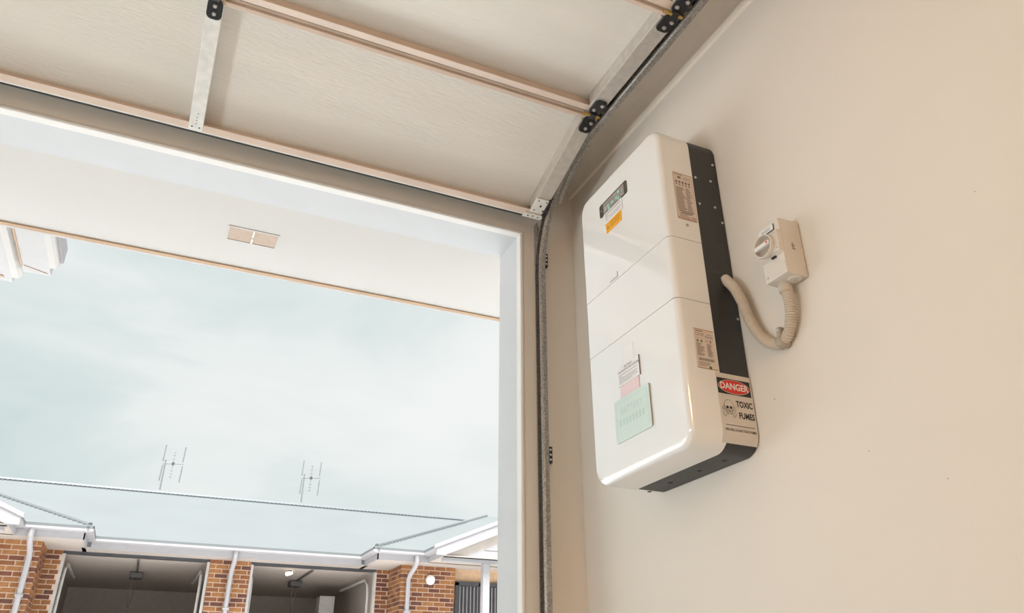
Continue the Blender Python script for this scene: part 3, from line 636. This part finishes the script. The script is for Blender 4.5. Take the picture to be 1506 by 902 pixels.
tb = MB().box((WX-0.030, 1.360, 1.412), (WX-0.0005, 1.376, 1.452)); tb.build('clip_tab', M['clip'], cl, bevel=0.006, seg=3)
MB().lathe((WX-0.030, 1.368, 1.443), (-1, 0, 0), [(0.004, 0), (0.004, 0.001), (0.002, 0.002)], 12).build('clip_screw', M['steel'], cl)

# ------------------------------------------------------------------ unseen fill lamps, added to brighten the garage
def batten(c, axis, nrm, ln, watts, label, group, col=(1.0, 0.92, 0.82)):
    c, ax, n_ = Vector(c), Vector(axis), Vector(nrm); sd_ = ax.cross(n_)
    b_ = thing('fill_batten', label, 'lamp', c, group)
    def slabx(mb, hl_, hw, d0, d1):
        return mb.add([c+ax*a*hl_+sd_*b*hw+n_*d for d in (d0, d1) for a, b in ((-1, -1), (1, -1), (1, 1), (-1, 1))], [(0,3,2,1),(4,5,6,7),(0,1,5,4),(1,2,6,5),(2,3,7,6),(3,0,4,7)])
    slabx(MB(), ln/2+0.03, 0.05, 0.0, 0.03).build('lamp_body', M['bead'], b_, bevel=0.006)
    slabx(MB(), ln/2, 0.042, 0.03, 0.055).build('diffuser', M['lamp'], b_, bevel=0.008)
    ld = bpy.data.lights.new('fill_glow', 'AREA'); ld.shape = 'RECTANGLE'; ld.size = ln; ld.size_y = 0.084; ld.energy = watts; ld.color = col
    lo = bpy.data.objects.new('fill_glow', ld); COL.objects.link(lo); lo.parent = b_
    mw = Matrix((ax, sd_, -n_)).transposed()
    if mw.determinant() < 0: mw = Matrix((ax, -sd_, -n_)).transposed()
    lo.matrix_local = Matrix.Translation(n_*0.058) @ mw.to_4x4()
batten((XL, 1.10, 0.85), (0, 1, 0), (1, 0, 0), 1.2, 22, 'added batten fill lamp on the left wall near the door', 'added fill lamps', (0.78, 0.93, 1.0))
batten((-1.25, -2.4, CZ), (0, 1, 0), (0, 0, -1), 1.2, 26, 'added batten fill lamp on the ceiling behind the raised door, farther from the battery wall', 'added fill lamps', (1.0, 0.68, 0.38))
batten((-0.55, -2.4, CZ), (0, 1, 0), (0, 0, -1), 1.2, 26, 'added batten fill lamp on the ceiling behind the raised door, nearer the battery wall', 'added fill lamps', (1.0, 0.68, 0.38))

# ------------------------------------------------------------------ small wall marks
for k, (y_, z_, r) in enumerate(((1.446, 1.285, 0.0022), (1.19, 1.08, 0.0016), (0.80, 1.52, 0.0014), (1.02, 0.98, 0.0016))):
    o = MB().lathe((WX-0.0002, y_, z_), (-1, 0, 0), [(r, 0), (r*0.8, 0.0008)], 8).build('wall_speck', M['clip'])
    tag(o, ('tiny dark speck on the wall just right of the battery case', 'tiny dark speck low on the wall right of the battery', 'tiny dark speck on the wall far right of the switch', 'tiny dark speck lowest on the cream wall')[k], 'speck', 'specks on the side wall')

# ------------------------------------------------------------------ the units across the driveway
HX, FZ, SO, GT = 1.51, 0.45, 2.97, 3.17           # mirror axis, floor, soffit, gutter top
house = thing('brick_house', 'low brick duplex with pale metal roof across the driveway', 'house', (HX, 17.0, FZ))
TT = math.tan(math.radians(22.6))
mx = lambda x: 2*HX-x
def slab(name, pts, m, th=0.04):                  # roof plane as a thin slab
    return MB().prism(pts, (0, 0, -th)).build(name, m, house)
YE, YW, YG = 16.20, 15.22, 14.45                  # eave lines: recess, wings, gables
RZ = 4.91; RY = YE+(RZ-GT)/TT
slab('roof', [(-9, YE, GT), (12, YE, GT), (12, RY, RZ), (-9, RY, RZ)], M['roof'])
slab('roof', [(-9, RY, RZ), (12, RY, RZ), (12, 2*RY-YE, GT), (-9, 2*RY-YE, GT)], M['roof'])
WX0, WX1 = 3.95, 4.98                             # right wing eave from, to
D4 = 4.0
for sd in (0, 1):
    f_ = (lambda x: x) if sd == 0 else mx
    zz = GT+D4*TT
    fl = lambda pts: pts if sd == 0 else pts[::-1]
    slab('wing_roof', fl([(f_(WX0), YW, GT), (f_(WX1), YW, GT), (f_(WX1+D4), YW+D4, zz), (f_(WX0+D4), YW+D4, zz)]), M['roof'])
    slab('wing_roof', fl([(f_(WX0), YE, GT), (f_(WX0), YW, GT), (f_(WX0+D4), YW+D4, zz), (f_(WX0+D4), YE+D4, zz)]), M['roof'])
    gr = WX1+2.3; gz = GT+2.3*TT
    slab('gable_roof', fl([(f_(WX1), YG-0.02, GT), (f_(gr), YG-0.02, gz), (f_(gr), YW+2.3, gz), (f_(WX1), YW, GT)]), M['roof'])
    slab('gable_roof', fl([(f_(gr), YG-0.02, gz), (f_(gr+2.3), YG-0.02, GT), (f_(gr+2.3), YW, GT), (f_(gr), YW+2.3, gz)]), M['roof'])
    # hip capping with its scalloped lower edge
    a = Vector((f_(WX0), YW, GT-0.005)); b = Vector((f_(WX0+D4), YW+D4, zz-0.005))
    MB().tube([a+(b-a)*0.02, b], 0.05, 8).build('hip_capping', M['roof'], house, smooth=True)
    sc_ = MB(); n = 34
    for i in range(n):
        p = a.lerp(b, (i+0.5)/n*0.75); s_ = 1 if sd == 0 else -1
        sc_.box(p+Vector((s_*0.05-0.018, -0.075, -0.03)), p+Vector((s_*0.05+0.018, -0.035, 0.006)))
    sc_.build('capping_scallops', M['ridgecap'], house)['kind'] = 'stuff'
    # barge board of the gable
    bp = [(f_(WX1-0.02), GT-0.05), (f_(gr), gz-0.05+0.02), (f_(gr), gz-0.25), (f_(WX1+0.16), GT-0.19), (f_(WX1-0.02), GT-0.19)]
    MB().prism([(x, YG-0.02, z) for x, z in bp], (0, 0.03, 0)).build('barge_board', M['ext_white'], house)
    MB().prism([(f_(WX1-0.06), YG-0.035, GT-0.01), (f_(gr), YG-0.035, gz+0.03), (f_(gr), YG-0.035, gz-0.06), (f_(WX1-0.06), YG-0.035, GT-0.08)], (0, 0.05, 0)).build('barge_capping', M['ext_white'], house)
    # gable infill boards and porch beam
    for k in range(6):
        z0 = SO+0.005+0.16*k; xl = WX1+0.25+max(0, (z0+0.16-GT+0.18)/TT)
        if xl < gr: MB().prism([(f_(xl), YG+0.035, z0), (f_(gr), YG+0.035, z0), (f_(gr), YG+0.045, z0+0.155), (f_(xl+0.3), YG+0.045, z0+0.155)], (0, 0.02, 0)).build('gable_board', M['ext_white'], house)
    MB().prism([(f_(WX1+0.14), YG+0.05, SO), (f_(gr), YG+0.05, SO), (f_(gr), YG+0.05, gz-0.06), (f_(WX1+0.14), YG+0.05, GT-0.02)], (0, 0.12, 0)).build('gable_backing', M['ext_soffit'], house)
    MB().box((f_(WX1+0.2), YG+0.16, SO-0.06), (f_(gr+2.0), YG+0.30, SO+0.01)).build('porch_beam', M['ext_white'], house)
    MB().box((f_(WX1+1.02), YG+0.16, FZ), (f_(WX1+1.16), YG+0.30, SO-0.06)).build('porch_post', M['ext_white'], house, bevel=0.01)
    # porch back wall, glazing and vertical blinds
    MB().box((f_(5.90), 16.0, FZ), (f_(9.5), 16.1, SO)).build('porch_wall', M['fascia_brown'], house)
    scn = MB().box((f_(5.92), 15.93, FZ+0.05), (f_(6.0), 16.0, 2.70)).box((f_(6.45), 15.93, FZ+0.05), (f_(6.53), 16.0, 2.70)).box((f_(7.3), 15.93, FZ+0.05), (f_(7.38), 16.0, 2.70)).box((f_(5.92), 15.93, 2.64), (f_(7.38), 16.0, 2.72)).build('door_frame', M['screen'], house)
    MB().box((f_(5.94), 15.975, FZ+0.05), (f_(7.36), 15.985, 2.68)).build('glazing', M['screen'], house)
    for k in range(17): MB().box((f_(6.02+0.08*k), 15.95, FZ+0.06), (f_(6.045+0.08*k), 15.965, 2.63)).build('blind_slat', M['blind'], scn)
# ridge capping
MB().tube([(-9, RY, RZ+0.01), (12, RY, RZ+0.01)], 0.05, 8).build('ridge_capping', M['ridgecap'], house, smooth=True)
sc_ = MB()
for i in range(150): sc_.box((-8+0.1*i, RY-0.085, RZ-0.030), (-7.96+0.1*i, RY-0.04, RZ+0.0))
sc_.build('capping_scallops', M['ridgecap'], house)['kind'] = 'stuff'
# gutters, fascias, soffit
def gutter_run(p, q, inward, f0=0, f1=0):                    # eave line from p to q, inward = unit vector towards the house
    p, q, n = Vector(p), Vector(q), Vector(inward)
    def pr(prof): return MB().prism([p+n*d+Vector((0, 0, z)) for d, z in prof], q-p)
    pr([(0, GT), (0.004, GT-0.03), (0.0, GT-0.085), (0.115, GT-0.10), (0.115, GT-0.085), (0.012, GT-0.072), (0.016, GT)]).build('gutter', M['ext_white'], house)
    d_ = (q-p).normalized(); p, q = p+d_*f0, q+d_*f1
    pr([(0.118, GT-0.02), (0.118, SO-0.01), (0.140, SO-0.01), (0.140, GT-0.02)]).build('fascia', M['ext_white'], house)
gutter_run((mx(WX0)-0.05, YE, 0), (WX0+0.05, YE, 0), (0, 1, 0))
for sd in (0, 1):
    f_ = (lambda x: x) if sd == 0 else mx; s_ = 1 if sd == 0 else -1
    gutter_run((f_(WX0), YW, 0), (f_(WX1), YW, 0), (0, 1, 0), 0.118, 0.14)
    gutter_run((f_(WX0), YW, 0), (f_(WX0), YE+0.1, 0), (s_, 0, 0), 0.118, 0.04)
    gutter_run((f_(WX1), YG, 0), (f_(WX1), YW+0.1, 0), (s_, 0, 0), 0.0, 0.04)
    MB().box((f_(WX0+0.13), YW+0.13, SO), (f_(WX1+4.6), 16.9, SO+0.02)).build('soffit', M['ext_soffit'], house)
    MB().box((f_(WX1+0.13), YG+0.02, SO), (f_(WX1+4.6), YW+0.2, SO+0.02)).build('soffit', M['ext_soffit'], house)
MB().box((mx(WX0)-0.2, YE+0.13, SO), (WX0+0.2, 16.9, SO+0.02)).build('soffit', M['ext_soffit'], house)
# brick piers with separate bricks
BH, BL, MJ, BD = 0.066, 0.222, 0.018, 0.012
cache = {}
def brick_mesh(l, axis, mi):
    key = (round(l, 3), axis, mi)
    if key not in cache:
        h = (l/2, 0.01, BH/2) if axis == 'x' else (0.01, l/2, BH/2)
        me_o = MB().box((-h[0], -h[1], -h[2]), (h[0], h[1], h[2]))
        me = bpy.data.meshes.new('brick'); me.from_pydata(me_o.v, [], me_o.f); me.materials.append(M['brick%d' % mi]); cache[key] = me
    return cache[key]
def courses(parent, axis, a0, a1, face, sgn, ztop, rows, lower_rows, phase=0):
    # bricks on a face: along axis from a0 to a1, face coordinate of the other axis, sgn = outward direction
    off = OFF[parent.name]; stuff = {}
    for r in range(rows+lower_rows):
        z = ztop-0.043-r*0.086; start = a0-((r+phase) % 2)*(BL+MJ)/2
        while start < a1-0.02:
            s0, s1 = max(start, a0), min(start+BL, a1); start += BL+MJ
            if s1-s0 < 0.03: continue
            mi = random.choice((0, 0, 1, 1, 2, 3, 3, 4)); c = (s0+s1)/2; other = face-sgn*(0.01-BD/2) if False else face-sgn*0.004
            loc = Vector((c, other, z)) if axis == 'x' else Vector((other, c, z))
            if r < rows: link('brick', brick_mesh(s1-s0, axis, mi), parent, loc-off)
            else:
                h = Vector(((s1-s0)/2, 0.01, BH/2)) if axis == 'x' else Vector((0.01, (s1-s0)/2, BH/2))
                stuff.setdefault(mi % 2, MB()).box(loc-h, loc+h)
    for mi, mb in stuff.items():
        o_ = mb.build('lower_bricks', M['brick%d' % mi], parent); o_['kind'] = 'stuff'
ROWS, LOW = 12, 16
PL, PR, PY = 1.125, 1.895, 16.76
cp_ = box('brick_pier', (PL+0.008, PY+0.004, FZ), (PR-0.008, PY+0.35, SO), M['mortar'], house)
courses(cp_, 'x', PL, PR, PY, -1, SO, ROWS, LOW)
for sd in (0, 1):
    f_ = (lambda x: x) if sd == 0 else mx
    xa, xb = sorted((f_(4.72), f_(5.88))); ya = 15.86
    w_ = MB().box((xa+0.008, ya+0.004, FZ), (xb-0.008, 16.95, SO))
    s0_, s1_ = sorted((f_(4.46), f_(4.72)))
    w_.box((s0_, PY+0.004, FZ), (s1_, 16.95, SO))
    pier = w_.build('brick_pier', M['mortar'], house)
    courses(pier, 'x', xa if sd == 0 else -2.50, xb, ya, -1, SO, ROWS, LOW)
    if sd: courses(pier, 'x', xa, -2.51, ya, -1, SO, 0, ROWS+LOW)
    courses(pier, 'y', ya+0.03, PY, f_(4.72), -1 if sd == 0 else 1, SO, ROWS, LOW, 1)
    courses(pier, 'x', s0_, s1_, PY, -1, SO, ROWS, LOW, 1)
# garage interiors: walls, ceilings, back, trims
def garage(x0, x1, lamp):
    g_ = MB()
    g_.box((x0-0.25, 22.5, FZ), (x1+0.25, 22.6, SO)).box((x0-0.25, 16.96, FZ), (x0-0.20, 22.5, SO)).box((x1+0.20, 16.96, FZ), (x1+0.25, 22.5, SO))
    g_.box((x0-0.2, 16.9, SO-0.03), (x1+0.2, 22.5, SO+0.02)).box((x0-0.2, 16.9, FZ-0.05), (x1+0.2, 22.5, FZ+0.01))
    g_.build('garage_interior', M['dark_int'], house)
    MB().box((x0, 16.80, SO-0.05), (x1, 16.92, SO)).build('door_head', M['screen'], house)
    for xx in (x0, x1-0.05): MB().box((xx, 16.78, FZ), (xx+0.05, 16.90, SO-0.05)).build('door_jamb', M['far_metal'], house)
    for xx in (x0+0.08, x1-0.11):
        MB().tube([(xx, 16.98, FZ), (xx, 16.98, SO-0.50), (xx, 17.06, SO-0.28), (xx, 17.3, SO-0.16), (xx, 19.6, SO-0.14)], 0.028, 8).build('door_track', M['far_metal'], house, smooth=True)
    xc = (x0+x1)/2
    MB().box((xc-0.13, 18.9, SO-0.16), (xc+0.13, 19.3, SO-0.04)).build('door_motor', M['far_dark'], house, bevel=0.02)
    MB().box((xc-0.02, 17.1, SO-0.07), (xc+0.02, 18.9, SO-0.04)).build('motor_rail', M['far_dark'], house)
    MB().tube([(xc-0.06, 19.0, SO-0.16), (xc-0.08, 19.0, SO-0.45), (xc-0.05, 19.0, SO-0.75)], 0.010, 6).build('release_cord', M['far_dark'], house)
    MB().tube([(xc+0.05, 19.0, SO-0.16), (xc+0.0, 19.0, SO-0.5), (xc-0.05, 19.0, SO-0.9)], 0.008, 6).build('release_cord', M['far_dark'], house)
garage(-1.44, PL, False); garage(PR, 4.46, True)
# paler cupboard in the right garage
cb = MB().box((3.80, 19.2, FZ), (4.15, 19.6, 2.66)).build('tall_cupboard', M['far_metal'], bevel=0.01)
tag(cb, 'pale tall cupboard inside the right-hand garage opposite', 'cupboard')
# lit lamp under the right garage ceiling
lm = thing('ceiling_lamp', 'small lit lamp tube under the far right garage ceiling', 'lamp', (2.75, 17.4, SO-0.05))
MB().tube([(2.70, 17.35, SO-0.115), (2.80, 17.45, SO-0.075)], 0.040, 12).build('lamp_tube', M['lamp'], lm, smooth=True)
MB().box((2.72, 17.38, SO-0.06), (2.80, 17.46, SO-0.03)).build('lamp_base', M['far_dark'], lm)
# downpipes
def downpipe(pts, label):
    d = thing('downpipe', label, 'downpipe', (pts[-1][0], pts[-1][1], FZ), 'downpipes on the far house')
    MB().tube(pts, 0.046, 12).build('pipe', M['ext_white'], d, smooth=True)
    p = Vector(pts[-1]); 
    MB().box((p.x-0.06, p.y-0.05, 2.05), (p.x+0.06, p.y+0.08, 2.09)).build('pipe_strap', M['ext_white'], d)
downpipe([(1.53, 16.27, GT-0.09), (1.53, 16.27, 2.97), (1.53, 16.34, 2.90), (1.53, 16.63, 2.78), (1.53, 16.69, 2.70), (1.53, 16.69, FZ)], 'white downpipe on the middle brick pier between two garages')
downpipe([(4.86, 15.28, GT-0.09), (4.86, 15.28, 2.96), (4.86, 15.36, 2.88), (4.86, 15.70, 2.76), (4.86, 15.79, 2.68), (4.86, 15.79, FZ)], 'white downpipe on the right brick wing near the doorway')
downpipe([(-1.84, 15.28, GT-0.09), (-1.84, 15.28, 2.96), (-1.84, 15.36, 2.88), (-1.84, 15.70, 2.76), (-1.84, 15.79, 2.68), (-1.84, 15.79, FZ)], 'white downpipe on the left brick wing at the frame edge')
# round wall lights
for x_, lbl in ((5.33, 'round white wall light on the right brick wing'), (mx(5.42), 'round white wall light cut by the left frame edge')):
    w_ = thing('wall_light', lbl, 'wall light', (x_, 15.85, 2.70), 'round wall lights on the far house')
    MB().lathe((x_, 15.85, 2.70), (0, -1, 0), [(0.085, 0), (0.085, 0.02)], 24).build('base', M['far_dark'], w_)
    MB().lathe((x_, 15.83, 2.70), (0, -1, 0), [(0.098, 0), (0.102, 0.02), (0.085, 0.055), (0.04, 0.075), (0.001, 0.08)], 24).build('diffuser', M['opal'], w_, smooth=True)
# television antennas on the ridge
def antenna(x_, label):
    a_ = thing('tv_antenna', label, 'antenna', (x_, RY, RZ), 'antennas on the ridge')
    MB().cyl((x_, RY, RZ+0.09), (x_, RY, RZ+0.82), 0.018, 8).build('mast', M['antenna'], a_)
    MB().cyl((x_-0.06, RY, RZ+0.72), (x_+0.42, RY, RZ+0.76), 0.012, 8).build('boom', M['antenna'], a_)
    for dx, l0, l1, nm in ((-0.05, 0.30, 0.68, 'folded_dipole'), (-0.05, 0.78, 1.18, 'folded_dipole'), (0.40, 0.30, 0.70, 'folded_dipole'), (0.40, 0.80, 1.18, 'folded_dipole')):
        MB().cyl((x_+dx-0.01, RY, RZ+l0), (x_+dx, RY, RZ+l1), 0.014, 8).build(nm, M['antenna'], a_)
    for z_ in (0.42, 0.50, 0.58, 0.86, 0.96, 1.04):
        MB().cyl((x_+0.14, RY, RZ+z_), (x_+0.21, RY, RZ+z_), 0.010, 6).build('short_element', M['antenna'], a_)
    MB().cyl((x_+0.175, RY, RZ+0.38), (x_+0.185, RY, RZ+1.08), 0.006, 6).build('element_bar', M['antenna'], a_)
    MB().box((x_+0.15, RY-0.03, RZ+0.71), (x_+0.21, RY+0.03, RZ+0.77)).build('junction_box', M['far_dark'], a_)
antenna(-0.05, 'slim aerial on the ridge towards the left of the roof')
antenna(3.30, 'slim aerial on the ridge above the garages at centre right')
